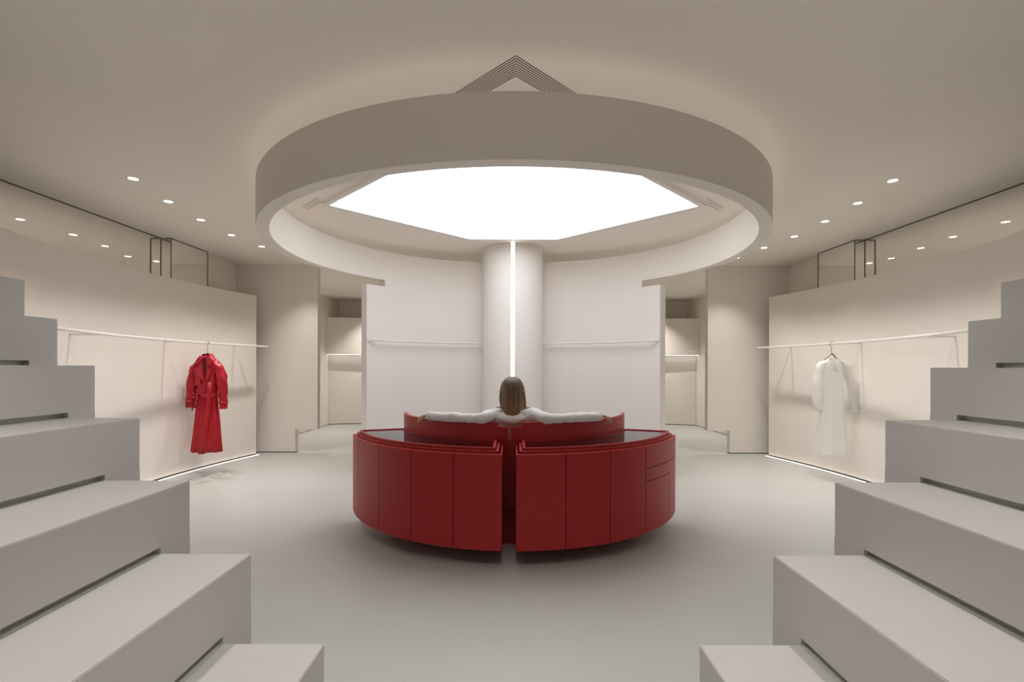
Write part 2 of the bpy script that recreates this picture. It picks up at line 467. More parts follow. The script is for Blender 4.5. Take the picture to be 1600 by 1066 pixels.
# ------------------------------------------------------------------ curved display panels with rail
PA = circ3((3.74, 3.61), (3.955, 5.45), (3.69, 7.14))
RA = circ3((3.34, 3.65), (3.66, 5.40), (3.46, 7.0))
def arcx(A, y): return A[0] + math.sqrt(max(0, A[2] ** 2 - (y - A[1]) ** 2))
def add_curved_slab(bm, s, A, y0, y1, n, d0, d1, z0, z1):
    """slab following arc A, between offsets d0..d1 outward from the room"""
    L = []
    for i in range(n + 1):
        y = y0 + (y1 - y0) * i / n
        x = arcx(A, y)
        L.append([bm.verts.new((s * (x + d), y, z)) for d, z in ((d0, z0), (d1, z0), (d1, z1), (d0, z1))])
    for a, b in zip(L, L[1:]):
        for k in range(4): bm.faces.new((a[k], a[(k + 1) % 4], b[(k + 1) % 4], b[k]))
    bm.faces.new(L[0][::-1]); bm.faces.new(L[-1])
ZR = 1.552
for s, side, obj in ((-1, 'left', 'red coat'), (1, 'right', 'white dress')):
    p = empty('display_partition', (0, 0, 0), 'tall curved warm white display panel behind the hanging %s' % obj, 'wall panel', 'curved display panels')
    bm = bmesh.new(); add_curved_slab(bm, s, PA, 3.08, 7.14, 48, 0.0, 0.05, 0.020, 2.29)
    fin('panel', bm, M_WALL, p, smooth=True, autos=R_(30))
    bm = bmesh.new(); add_curved_slab(bm, s, PA, 3.08, 7.13, 48, 0.012, 0.05, 0.0, 0.020)
    fin('shadow_gap', bm, M_DARK, p)
    bm = bmesh.new(); add_curved_slab(bm, s, PA, 3.08, 7.16, 48, -0.031, -0.018, 0.0, 0.004)
    tag(fin('floor_light_line', bm, M_BASELED, p), 'thin light line in the floor')
    # clothes rail
    rl = empty('clothes_rail', (0, 0, ZR), 'slim white curved clothes rail holding the %s' % obj, 'clothes rail', 'clothes rails on the side panels')
    bm = bmesh.new(); add_curved_slab(bm, s, RA, 3.12, 7.0, 48, -0.012, 0.012, -0.012, 0.012)
    bevel_sharp(bm, 0.004); fin('rail', bm, M_WHITE, rl, smooth=True, autos=R_(40))
    bm = bmesh.new(); add_curved_slab(bm, s, RA, 3.14, 6.98, 48, 0.0121, 0.0132, -0.010, 0.005)
    fin('light_strip', bm, M_RODLED, rl)
    bm = bmesh.new(); add_curved_slab(bm, s, RA, 3.13, 6.99, 48, 0.0121, 0.018, 0.007, 0.0115); fin('added_shade_lip', bm, M_WHITE, rl)  # unseen lip added to keep the strip from lighting the wall above
    for y in (4.36, 5.62, 6.75):
        bm = bmesh.new()
        xa, xb = arcx(RA, y) + 0.012, arcx(PA, y) - 0.001
        add_box(bm, min(s * xa, s * xb), max(s * xa, s * xb), y - 0.009, y + 0.009, -0.006, 0.010)
        fin('bracket', bm, M_WHITE, rl)

# ------------------------------------------------------------------ passage display niches at the far end
for s, side in ((-1, 'left'), (1, 'right')):
    A = circ3((-4.02, 10.85), (-2.6, 11.12), (-1.0, 11.0))
    def yarc(x): return A[1] + math.sqrt(A[2] ** 2 - (x - A[0]) ** 2)
    n = empty('display_backdrop', (s * 2.5, 11.0, 0), 'far display wall with light line seen through the %s doorway' % side, 'wall panel', 'far display walls')
    def slab(z0, z1, dy, th, mat, name):
        bm = bmesh.new(); L = []
        for i in range(25):
            x = -4.015 + (4.015 - 1.0) * i / 24; y = yarc(x) + dy
            L.append([bm.verts.new((s * (x * -1) - s * 2.5, yy - 11.0, zz)) for yy, zz in ((y, z0), (y + th, z0), (y + th, z1), (y, z1))])
        for a, b in zip(L, L[1:]):
            for k in range(4): bm.faces.new((a[k], a[(k + 1) % 4], b[(k + 1) % 4], b[k]))
        bm.faces.new(L[0][::-1]); bm.faces.new(L[-1])
        return fin(name, bm, mat, n, smooth=True, autos=R_(30))
    slab(1.535, 2.335, -0.16, 0.2, M_WALL, 'upper_panel')
    slab(0.014, 1.535, 0.0, 0.06, M_WALL, 'lower_panel')
    slab(0.0, 0.014, 0.012, 0.04, M_DARK, 'shadow_gap')
    slab(1.5315, 1.5345, -0.13, 0.06, M_RODLED, 'light_strip')

# ------------------------------------------------------------------ stepped seating, left and right
SX = [0.691, 1.066, 1.437, 1.817, 2.167, 2.510, 2.935, 4.20]
SD = [1.829, 2.028, 2.212, 2.420, 2.575, 2.737, 2.985]
RS = H / 5
YN = -1.6
for s, side in ((-1, 'left'), (1, 'right')):
    st = empty('seating_steps', (s * 2.2, 0.5, 0), 'flight of seven wide grey block steps on the %s of the camera' % side, 'steps', 'grey seating steps')
    ox, oy = s * 2.2, 0.5
    for k in range(7):
        bm = bmesh.new()
        xi, xo, zt = SX[k], SX[k + 1] - 0.0005, RS * (k + 1)
        P = lambda pts: [(s * x - ox, z) for x, z in pts]
        if k == 0:
            add_prism(bm, P([(xi, 0), (xi, zt), (xo, zt), (xo, 0)]), YN - oy, SD[0] - oy, 'y')
        else:
            zl = RS * k
            y1 = SD[k - 1] + 0.0
            # one block: notched profile up to y1, full beyond
            full = [(xi, 0.0), (xi, zl), (xi, zl + 0.026), (xi, zt), (xo, zt), (xo, 0.0)]
            notch = [(xi, 0.0), (xi, zl), (xi + 0.035, zl), (xi + 0.035, zl + 0.026), (xi, zl + 0.026), (xi, zt), (xo, zt), (xo, 0.0)]
            add_prism(bm, P(notch), YN - oy, y1 - oy, 'y')
            add_prism(bm, P(full), y1 - oy, SD[k] - oy, 'y')
            fix(bm)
            # drop the coincident inner caps
            dead = [f for f in bm.faces if all(abs(v.co.y - (y1 - oy)) < 1e-5 for v in f.verts)]
            bmesh.ops.delete(bm, geom=dead, context='FACES')
            c = [bm.verts.new(p) for p in ((s * xi - ox, y1 - oy, zl), (s * (xi + 0.035) - ox, y1 - oy, zl), (s * (xi + 0.035) - ox, y1 - oy, zl + 0.026), (s * xi - ox, y1 - oy, zl + 0.026))]
            bm.faces.new(c)
        fix(bm)
        es = [e for e in bm.edges if len(e.link_faces) == 2 and e.calc_face_angle(0) > 1.2 and
              any(abs(v.co.z - zt) < 1e-4 for v in e.verts)]
        bmesh.ops.bevel(bm, geom=es, offset=0.003, segments=2, affect='EDGES')
        fin('step', bm, M_STEP, st)

# ------------------------------------------------------------------ downlights
def downlight(x, y, label, power=W_SPOT, group='ceiling downlights', z=ZC):
    d = empty('downlight', (x, y, z), label, 'downlight', group)
    bm = bmesh.new(); add_sweep(bm, [(0.036, -0.002), (0.046, -0.002), (0.046, -0.0002), (0.036, -0.0002)], 0, 2 * PI, 28, (0, 0), closed=True)
    fin('trim_ring', bm, M_TRIMRING, d)
    bm = bmesh.new(); bmesh.ops.create_cone(bm, cap_ends=True, segments=24, radius1=0.036, radius2=0.036, depth=0.0016)
    bmesh.ops.translate(bm, verts=bm.verts, vec=(0, 0, -0.0012))
    fin('lens', bm, M_SPOT, d)
    l = bpy.data.lights.new('downlight_lamp', 'SPOT'); l.energy = power; l.color = SPOT_COL
    l.spot_size = R_(92); l.spot_blend = 0.9; l.shadow_soft_size = 0.03
    lo = bpy.data.objects.new('lamp', l); COL.objects.link(lo); lo.parent = d; lo.location = (0, 0, -0.012)
    return d
ORD = ['nearest', 'second nearest', 'third nearest', 'fourth nearest', 'fifth nearest', 'farthest']
ROW = [(3.055, 3.99), (3.155, 4.54), (3.215, 5.11), (3.235, 5.70), (3.16, 6.24), (3.08, 6.83)]
for s, side in ((-1, 'left'), (1, 'right')):
    for i, (x, y) in enumerate(ROW):
        if s < 0 and i == 5: x = 2.99
        downlight(s * x, y, 'small round recessed downlight, %s of the row along the %s wall' % (ORD[i], side), group='downlights along the %s wall' % side)
    for i, (x, y) in enumerate(((3.7, 8.4), (3.03, 10.42))):  # unseen lamps added to brighten the passage floor and far display wall
        downlight(s * x, y, 'added unseen fill downlight %s inside the %s passage' % (('at the entry', 'toward the far wall')[i], side), W_SPOT * 2.5, 'added passage fill lights')

for x in (-1.5, 0.0, 1.5):  # out-of-view lamps added to brighten the ceiling and ring by bounce
    for y in (-0.8, 1.3):
        downlight(x, y, 'added unseen fill downlight %s %s' % ({-1.5: 'over the left seating steps', 0.0: 'over the aisle', 1.5: 'over the right seating steps'}[x], 'behind the camera' if y < 0 else 'in front of the camera'), W_AISLE_FILL, 'added fill lights over the seating steps')

# ------------------------------------------------------------------ slot air diffusers
def diffuser(apex, n, pitch, leg, dirs, label, z=ZC):
    """parallel thin slots; dirs: unit leg directions from the apex line"""
    d = empty('slot_diffuser', (apex[0], apex[1], z), label, 'air vent', 'ceiling slot diffusers')
    for i in range(n):
        ay = pitch * i
        bm = bmesh.new()
        w = 0.0056
        for (dx, dy) in dirs:
            nx, ny = -dy, dx
            a = (0 - dx * 0.002, ay - dy * 0.002); b = (dx * leg, ay + dy * leg)
            add_prism(bm, [(a[0] + nx * w / 2, a[1] + ny * w / 2), (b[0] + nx * w / 2, b[1] + ny * w / 2), (b[0] - nx * w / 2, b[1] - ny * w / 2), (a[0] - nx * w / 2, a[1] - ny * w / 2)], -0.0012 - i * 0.00002, -0.0001, 'z')
        fin('slot', bm, M_SLOT, d)
    return d
q = math.sqrt(0.5)
diffuser((0.012, 2.40), 9, 0.0205, 0.62, ((-q, q), (q, q)), 'chevron of nine thin dark slots in the ceiling above the ring front')
for s, side in ((-1, 'left'), (1, 'right')):
    d = empty('slot_diffuser', (s * 1.86, 4.60, ZC), 'short slanted row of thin dark slots by the %s corner of the light' % side, 'air vent', 'ceiling slot diffusers')
    for i in range(3):
        bm = bmesh.new(); w = 0.0024; L = 0.17; oy = (i - 1) * 0.048
        dx, dy = s * q, q; nx, ny = -dy, dx
        a = (-dx * L, -dy * L + oy); b = (dx * L, dy * L + oy)
        add_prism(bm, [(a[0] + nx * w, a[1] + ny * w), (b[0] + nx * w, b[1] + ny * w), (b[0] - nx * w, b[1] - ny * w), (a[0] - nx * w, a[1] - ny * w)][::1], -0.0012, -0.0001, 'z')
        fin('slot', bm, M_SLOT, d)

# ------------------------------------------------------------------ red counters
CC = (0.015, 4.54)
RC = 1.404
def theta_px(px, r=RC):
    t = (px - 801) / F
    lo, hi = -PI / 2.05, PI / 2.05
    f = lambda a: (CC[0] + r * sin(a)) / (CC[1] - r * cos(a)) - t
    lo, hi = R_(-71.5), R_(71.5)
    for _ in range(60):
        m = (lo + hi) / 2
        if f(m) < 0: lo = m
        else: hi = m
    return (lo + hi) / 2
GX0, GX1 = -0.066 - CC[0], 0.024 - CC[0]      # the slot between the two units, relative to CC
TE = R_(71.0)
ZB, ZT = 0.11, 0.722
LEFT = [560, 592.5, 643, 708.5]
RIGHT = [885, 954.5, 1010]
for s, side in ((-1, 'left'), (1, 'right')):
    u = empty('display_counter', (CC[0], CC[1], 0), 'curved dark red display counter with stepped glass top, %s half in front of the sofa' % side, 'counter', 'red display counters')
    gx = GX0 if s < 0 else GX1
    g = 0.0035
    # carcass: well bottom, inner wall
    bm = bmesh.new()
    add_sweep(bm, [(0.99, ZB + 0.01), (RC - 0.033, ZB + 0.01), (RC - 0.033, 0.60), (0.99, 0.60)], 0, s * (TE - 0.004), 48, (0, 0), gapx=gx + s * 0.012)
    fin('carcass', bm, M_RED, u, smooth=True, autos=R_(30))
    bm = bmesh.new()
    add_sweep(bm, rect(1.012, RC - 0.08, 0.601, 0.612), 0, s * (TE - 0.03), 48, (0, 0), gapx=gx + s * 0.07)
    tag(fin('well_lining', bm, M_REDWELL, u, smooth=True, autos=R_(30)), 'dark red lining')
    bm = bmesh.new()
    add_sweep(bm, rect(0.99, 1.10, 0.0, ZB + 0.01), 0, s * (TE - 0.10), 40, (0, 0), gapx=gx + s * 0.05)
    fin('plinth', bm, M_DARK, u, smooth=True, autos=R_(30))
    # fronts
    R0, R1 = RC - 0.030, RC
    def front(name, th0, th1, z0=ZB, z1=ZT, gapx=None, seg=14):
        bm = bmesh.new()
        add_sweep(bm, rect(R0, R1, z0, z1), th0, th1, seg, (0, 0), gapx=gapx)
        bevel_sharp(bm, 0.0012, R_(60), 1)
        return fin(name, bm, M_RED, u, smooth=True, autos=R_(30))
    dg = 0.0022 / RC
    if s < 0:
        th = [-TE] + [theta_px(p) for p in LEFT]
        for a, b in zip(th, th[1:]): front('door_panel', a + dg, b - dg)
        front('door_panel', 0, th[-1] + dg, gapx=gx)
    else:
        th = [theta_px(p) for p in RIGHT]
        front('door_panel', 0, th[0] - dg, gapx=gx)
        for a, b in zip(th, th[1:]): front('door_panel', a + dg, b - dg)
        tm = theta_px(1046); dz = 0.0022
        front('drawer_front', th[-1] + dg, TE, 0.565 + dz, ZT)
        front('door_panel', th[-1] + dg, tm - dg, ZB, 0.474 - dz)
        bm = bmesh.new()
        add_sweep(bm, rect(R0, R1, 0.474 + dz, 0.565 - dz), th[-1] + dg, TE, 14, (0, 0))
        add_sweep(bm, rect(R0, R1, ZB, 0.474 + dz - 0.0003), tm + dg, TE, 6, (0, 0))
        fin('fixed_panel', bm, M_RED, u, smooth=True, autos=R_(30))
    # end face of the front at the slot
    bm = bmesh.new()
    add_box(bm, min(gx, gx + s * 0.010), max(gx, gx + s * 0.010), -math.sqrt((R0 - 0.001) ** 2 - gx ** 2), -0.995, ZB, ZT)
    fin('end_panel', bm, M_RED, u)
    # outer end face
    bm = bmesh.new()
    add_sweep(bm, rect(0.99, R0 - 0.001, ZB, ZT), s * (TE - 0.0035), s * TE, 1, (0, 0))
    fin('end_panel', bm, M_RED, u)
    # stepped rims
    def rim(name, ro, ri_back, inset_gap, inset_end, z0, z1, th=0.018):
        bm = bmesh.new()
        g0 = gx + s * inset_gap; te = s * (TE - inset_end)
        add_sweep(bm, rect(ro - th, ro, z0, z1), 0, te, 48, (0, 0), gapx=g0)
        ya, yb = -math.sqrt((ro - th) ** 2 - g0 ** 2) , -math.sqrt(ri_back ** 2 - g0 ** 2)
        add_box(bm, min(g0, g0 + s * th), max(g0, g0 + s * th), ya, yb, z0, z1)
        add_sweep(bm, rect(ri_back, ro - th, z0, z1), s * (TE - inset_end - 0.012), te, 1, (0, 0))
        bm.normal_update()
        return fin(name, bm, M_RED, u, smooth=True, autos=R_(30))
    rim('stepped_rim', RC - 0.031, 0.992, 0.0215, 0.010, 0.60, 0.7385)
    rim('stepped_rim', RC - 0.052, 0.992, 0.0435, 0.022, 0.60, 0.757)
    # glass lid just below the top rim
    bm = bmesh.new()
    add_sweep(bm, rect(1.009, RC - 0.0715, 0.744, 0.750), 0, s * (TE - 0.036), 48, (0, 0), gapx=gx + s * 0.063)
    tag(fin('glass_top', bm, M_GLASS, u, smooth=True, autos=R_(30)), 'clear glass lid')
    # back ledge of the well against the sofa
    bm = bmesh.new()
    add_sweep(bm, rect(0.990, 1.008, 0.60, 0.757), 0, s * (TE - 0.022), 48, (0, 0), gapx=gx + s * 0.0435)
    fin('back_ledge', bm, M_RED, u, smooth=True, autos=R_(30))

# ------------------------------------------------------------------ curved red sofa
sofa = empty('curved_sofa', (CC[0], CC[1], 0), 'curved red sofa with tall thin backrest ringed by the counters', 'sofa')
GS = 0.012
GCX = -0.020 - CC[0]      # slot centre
for s in (-1, 1):
    bm = bmesh.new()
    pr = rect(0.957, 0.985, 0.26, 0.877)
    te = R_(80.0)
    # the rim is cut down a little beside the slot
    add_sweep(bm, pr, 0, s * te, 56, (0, 0), gapx=GCX + s * 0.085)
    pr2 = rect(0.957, 0.985, 0.752, 0.846)
    add_sweep(bm, pr2, s * 0.001, s * math.asin((abs(GCX + s * 0.085)) / 0.9), 4, (0, 0), gapx=GCX + s * GS)
    add_sweep(bm, rect(0.957, 0.985, 0.26, 0.752), 0, s * math.asin((abs(GCX + s * 0.085)) / 0.9), 4, (0, 0), gapx=GCX)
    fin('backrest', bm, M_RED, sofa, smooth=True, autos=R_(28))
    bm = bmesh.new()
    add_sweep(bm, [(0.46, 0.26), (0.955, 0.26), (0.955, 0.42), (0.49, 0.42), (0.46, 0.40)], 0, s * te, 40, (0, 0), gapx=GCX + s * 0.004)
    fin('seat_cushion', bm, M_REDSOFA, sofa, smooth=True, autos=R_(40))
bm = bmesh.new(); add_sweep(bm, rect(0.52, 0.955, 0.0, 0.259), -R_(80), R_(80), 64, (0, 0))
fin('base', bm, M_RED, sofa, smooth=True, autos=R_(30))

# ------------------------------------------------------------------ skinned figures
def skin_mesh(verts, edges, radii, root=0, sub=2, mat=None):
    me = bpy.data.meshes.new('tmp'); me.from_pydata([tuple(v) for v in verts], edges, [])
    o = bpy.data.objects.new('tmp', me); COL.objects.link(o)
    o.modifiers.new('skin', 'SKIN')
    sv = me.skin_vertices[0].data
    for i, r in enumerate(radii):
        sv[i].radius = r if hasattr(r, '__len__') else (r, r)
        sv[i].use_root = (i == root)
    sm = o.modifiers.new('sub', 'SUBSURF'); sm.levels = sub; sm.render_levels = sub
    dg = bpy.context.evaluated_depsgraph_get(); dg.update()
    ev = o.evaluated_get(dg)
    out = bpy.data.meshes.new_from_object(ev)
    bpy.data.objects.remove(o); bpy.data.meshes.remove(me)
    out.materials.clear()
    return out

def rimpt(th, r, z): return (CC[0] + r * sin(th), CC[1] - r * cos(th), z)
def build_person():
    HX = -0.002
    V = []; E = []; Rd = []
    def v(p, r, to=None):
        V.append(Vector(p)); Rd.append(r)
        if to is not None: E.append((to, len(V) - 1))
        return len(V) - 1
    pel = v((HX, 3.93, 0.50), (0.145, 0.105))
    bel = v((HX, 3.86, 0.62), (0.125, 0.095), pel)
    che = v((HX, 3.79, 0.77), (0.135, 0.095), bel)
    col = v((HX, 3.725, 0.885), (0.090, 0.065), che)
    nek = v((HX, 3.715, 0.985), (0.052, 0.052), col)
    hd = v((HX, 3.735, 1.07), (0.06, 0.065), nek)
    wrists = []
    for s in (-1, 1):
        sh = v((HX + s * 0.150, 3.715, 0.905), (0.044, 0.044), col)
        a = v(rimpt(s * R_(17), 0.985, 0.906), (0.030, 0.030), sh)
        el = v(rimpt(s * R_(26), 1.000, 0.906), (0.028, 0.028), a)
        fo = v(rimpt(s * R_(32), 1.005, 0.906), (0.027, 0.026), el)
        wr = v(rimpt(s * R_(39.5), 1.005, 0.906), (0.026, 0.022), fo)
        pm = v(rimpt(s * R_(41.5), 1.008, 0.900), (0.030, 0.020), wr)
        wrists.append(pm)
        hip = v((HX + s * 0.10, 3.98, 0.495), (0.09, 0.085), pel)
        kn = v((HX + s * 0.13, 4.36, 0.515), (0.062, 0.062), hip)
        cf = v((HX + s * 0.13, 4.42, 0.33), (0.055, 0.055), kn)
        an = v((HX + s * 0.13, 4.44, 0.085), (0.036, 0.036), cf)
        toe = v((HX + s * 0.14, 4.56, 0.035), (0.038, 0.030), an)
        v((HX + s * 0.145, 4.64, 0.030), (0.030, 0.024), toe)
    body = skin_mesh(V, E, Rd, 0, 2)
    bm = bmesh.new(); bm.from_mesh(body)
    # head
    nu, nv = 28, 20; rings = []
    for i in range(1, nv):
        ph = PI * i / nv
        ring = []
        for j in range(nu):
            t = 2 * PI * j / nu
            x = 0.073 * sin(ph) * cos(t); y = 0.094 * sin(ph) * sin(t); z = 0.112 * cos(ph)
            if z < 0:
                k = -z / 0.112
                x *= 1 - 0.28 * k * k
                y = y * (1 - 0.12 * k) + (0.010 * k if y > 0 else 0.022 * k)
            if y > 0:
                fx = math.exp(-(x / 0.012) ** 2)
                y += fx * 0.022 * math.exp(-((z + 0.022) / 0.020) ** 2)          # nose
                y += fx * 0.010 * math.exp(-((z - 0.000) / 0.022) ** 2)
                for sx in (-1, 1): y -= 0.007 * math.exp(-((x - sx * 0.030) / 0.014) ** 2 - ((z - 0.005) / 0.012) ** 2)
                y += 0.005 * math.exp(-(x / 0.020) ** 2 - ((z + 0.058) / 0.008) ** 2)
                y += 0.006 * math.exp(-(x / 0.018) ** 2 - ((z + 0.092) / 0.014) ** 2)
            ring.append(bm.verts.new((HX + x, 3.745 + y, 1.083 + z)))
        rings.append(ring)
    top = bm.verts.new((HX, 3.745, 1.195)); bot = bm.verts.new((HX, 3.76, 0.971))
    for j in range(nu):
        bm.faces.new((top, rings[0][j], rings[0][(j + 1) % nu])); bm.faces.new((bot, rings[-1][(j + 1) % nu], rings[-1][j]))
    for A, B in zip(rings, rings[1:]):
        for j in range(nu): bm.faces.new((A[j], B[j], B[(j + 1) % nu], A[(j + 1) % nu]))
    # ears
    for s in (-1, 1):
        r = bmesh.ops.create_uvsphere(bm, u_segments=10, v_segments=8, radius=1.0)
        for vv in r['verts']: vv.co = Vector((HX + s * 0.073 + vv.co.x * 0.008, 3.74 + vv.co.y * 0.016, 1.08 + vv.co.z * 0.028))
    # hands: palm lying over the rim, fingers curled down its outer face
    for s in (-1, 1):
        def loc(al, out, up):     # al: degrees further along the rim; out: radius beyond rim centre; up: height
            return rimpt(s * R_(40.0 + al), 1.0 + out, up)
        pv = [loc(-0.6, 0.002, 0.907), loc(1.6, 0.010, 0.904), loc(3.4, 0.022, 0.898)]
        pal = skin_mesh(pv, [(0, 1), (1, 2)], [(0.026, 0.017), (0.036, 0.016), (0.038, 0.013)], 0, 2)
        bm.from_mesh(pal); bpy.data.meshes.remove(pal)
        for (a0, ln, o0) in ((4.6, 0.95, 0.016), (4.1, 1.08, 0.024), (3.3, 1.0, 0.030), (2.4, 0.82, 0.034)):
            spread = (a0 - 3.3) * 0.55
            fv = [loc(a0 - 0.9, o0 - 0.012, 0.900), loc(a0 + spread * 0.3, o0 + 0.016 * ln, 0.893), loc(a0 + spread * 0.7 + 0.3, o0 + 0.024 * ln, 0.893 - 0.026 * ln), loc(a0 + spread + 0.4, o0 + 0.018 * ln, 0.893 - 0.046 * ln)]
            fm = skin_mesh(fv, [(0, 1), (1, 2), (2, 3)], [0.0095, 0.0088, 0.0080, 0.0064], 0, 2)
            bm.from_mesh(fm); bpy.data.meshes.remove(fm)
        tv = [loc(0.6, -0.008, 0.902), loc(2.3, -0.030, 0.900), loc(3.9, -0.038, 0.891), loc(4.9, -0.040, 0.880)]
        tm = skin_mesh(tv, [(0, 1), (1, 2), (2, 3)], [0.013, 0.0105, 0.0095, 0.0075], 0, 2)
        bm.from_mesh(tm); bpy.data.meshes.remove(tm)
    me = bpy.data.meshes.new('person'); bm.to_mesh(me); bm.free()
    person = link('person', me, M_SKIN, None, smooth=True)
    tag(person, 'person seen from behind, shoulder-length brown hair and white blouse, arms spread along the red backrest', 'person')

    # blouse, one garment with loose sleeves
    V.clear(); E.clear(); Rd.clear()
    hem = v((HX, 3.92, 0.52), (0.165, 0.125))
    b1 = v((HX, 3.86, 0.64), (0.150, 0.115), hem)
    b2 = v((HX, 3.785, 0.79), (0.160, 0.112), b1)
    b3 = v((HX, 3.725, 0.895), (0.125, 0.085), b2)
    b4 = v((HX, 3.712, 0.945), (0.080, 0.066), b3)
    for s in (-1, 1):
        sh = v((HX + s * 0.165, 3.705, 0.916), (0.066, 0.060), b3)
        s0 = v(rimpt(s * R_(13.2), 0.985, 0.905), (0.050, 0.046), sh)
        s1 = v(rimpt(s * R_(15.5), 0.990, 0.904), (0.041, 0.036), s0)
        s2 = v(rimpt(s * R_(21), 1.002, 0.906), (0.040, 0.034), s1)
        s3 = v(rimpt(s * R_(26), 1.006, 0.908), (0.042, 0.040), s2)
        s4 = v(rimpt(s * R_(31), 1.010, 0.907), (0.040, 0.038), s3)
        s5 = v(rimpt(s * R_(36), 1.010, 0.906), (0.039, 0.036), s4)
        v(rimpt(s * R_(39.3), 1.008, 0.905), (0.034, 0.032), s5)
    bl = skin_mesh(V, E, Rd, 0, 2)
    bl.name = 'blouse'
    rnd = random.Random(3)
    from mathutils import noise
    for vt in bl.vertices:
        p = vt.co
        n = noise.noise(Vector((p.x * 16, p.y * 16 + 3, p.z * 40))) * 0.006 + noise.noise(Vector((p.x * 45, p.y * 30, p.z * 30))) * 0.003
        vt.co = p + Vector(vt.normal) * n
    blo = link('blouse', bl, M_BLOUSE, person, smooth=True); blo['label'] = 'white long-sleeved blouse'
    # collar draped at the back, a soft cowl
    bm = bmesh.new(); rings = []
    for k, (ro, z, dy) in enumerate(((0.074, 0.972, 0.0), (0.090, 0.968, -0.004), (0.118, 0.945, -0.016), (0.132, 0.915, -0.022), (0.120, 0.900, -0.012))):
        ring = []
        for j in range(33):
            t = -R_(165) + R_(330) * j / 32
            x = ro * sin(t) * 1.05; y = -ro * cos(t) * (0.72)
            dip = 0.022 * cos(t) if cos(t) > 0 else 0.0
            ring.append(bm.verts.new((HX + x, 3.72 + y + dy * max(0, cos(t)), z - dip * (0.4 + 0.35 * k) + 0.003 * sin(5 * t + k))))
        rings.append(ring)
    for A, B in zip(rings, rings[1:]):
        for j in range(32): bm.faces.new((A[j], A[j + 1], B[j + 1], B[j]))
    co = fin('collar', bm, M_BLOUSE, blo, smooth=True)
    md = co.modifiers.new('thick', 'SOLIDIFY'); md.thickness = 0.006
    md = co.modifiers.new('sub', 'SUBSURF'); md.levels = 1; md.render_levels = 1
    # sleeve cuffs
    for s in (-1, 1):
        bm = bmesh.new(); add_tube(bm, [rimpt(s * R_(a), 1.007, 0.905) for a in (38.0, 38.6, 39.6, 39.9)], [0.034, 0.037, 0.036, 0.031], 20)
        fin('cuff', bm, M_BLOUSE, blo, smooth=True)
    # trousers
    V.clear(); E.clear(); Rd.clear()
    p0 = v((HX, 3.93, 0.535), (0.155, 0.105))
    for s in (-1, 1):
        h = v((HX + s * 0.10, 4.00, 0.512), (0.098, 0.090), p0)
        k_ = v((HX + s * 0.13, 4.365, 0.525), (0.075, 0.075), h)
        c_ = v((HX + s * 0.13, 4.43, 0.33), (0.068, 0.068), k_)
        v((HX + s * 0.13, 4.445, 0.12), (0.060, 0.060), c_)
    tr = skin_mesh(V, E, Rd, 0, 2)
    link('trousers', tr, M_TROUSER, person, smooth=True)
    # eyes, mouth
    for s in (-1, 1):
        bm = bmesh.new(); bmesh.ops.create_uvsphere(bm, u_segments=12, v_segments=8, radius=0.011)
        bmesh.ops.translate(bm, verts=bm.verts, vec=(HX + s * 0.030, 3.745 + 0.076, 1.088)); fin('eye', bm, M_EYE, person, smooth=True)
    bm = bmesh.new(); bmesh.ops.create_uvsphere(bm, u_segments=12, v_segments=8, radius=1)
    for vv in bm.verts: vv.co = Vector((HX + vv.co.x * 0.022, 3.745 + 0.090 + vv.co.y * 0.008, 1.083 - 0.058 + vv.co.z * 0.007))
    fin('mouth', bm, M_LIP, person, smooth=True)
    # hair: locks around the back and sides of the head, a centre parting
    rnd = random.Random(11)
    rows = [  # z, half width, back depth, front reach (deg), y centre
        (1.2005, 0.004, 0.004, 180, 3.738), (1.196, 0.030, 0.034, 178, 3.738), (1.180, 0.056, 0.066, 165, 3.738), (1.155, 0.072, 0.088, 140, 3.738),
        (1.125, 0.082, 0.100, 122, 3.738), (1.090, 0.088, 0.104, 115, 3.737), (1.055, 0.092, 0.102, 112, 3.735), (1.020, 0.092, 0.098, 110, 3.730),
        (0.988, 0.089, 0.094, 108, 3.724), (0.960, 0.084, 0.088, 106, 3.718), (0.935, 0.078, 0.084, 104, 3.712), (0.915, 0.070, 0.080, 102, 3.709)]
    nj = 96
    bm = bmesh.new(); rings = []
    amp = [rnd.uniform(-1, 1) for _ in range(nj + 1)]
    amp = [(amp[max(0, j - 1)] + 1.6 * amp[j] + amp[min(nj, j + 1)]) / 2.6 for j in range(nj + 1)]
    for i, (z, hw, hd_, reach, yc) in enumerate(rows):
        k = i / (len(rows) - 1)
        ring = []
        for j in range(nj + 1):
            t = R_(reach) * (2 * j / nj - 1)
            m = 1 + amp[j] * 0.045 * min(1, k * 2.2)
            x = hw * sin(t) * m; y = -hd_ * cos(t) * m
            zz = z
            if k > 0.55:
                q = (k - 0.55) / 0.45
                side = abs(sin(t))
                zz += q * (0.022 * side ** 2 + 0.007 * amp[(j * 7) % nj])
                if t > R_(62) : x += q * 0.010 * sin((t - R_(62)) * 3)
                if t < -R_(50): x += q * 0.006
            ring.append(bm.verts.new((HX + x, yc + y, zz)))
        rings.append(ring)
    for A, B in zip(rings, rings[1:]):
        for j in range(nj): bm.faces.new((A[j], A[j + 1], B[j + 1], B[j]))
    bmesh.ops.remove_doubles(bm, verts=bm.verts, dist=1e-5)
    hair = fin('hair', bm, M_HAIR, person, smooth=True, recalc=True)
    md = hair.modifiers.new('thick', 'SOLIDIFY'); md.thickness = 0.012; md.offset = 0.0
    hair['label'] = 'brown hair lighter toward the ends'
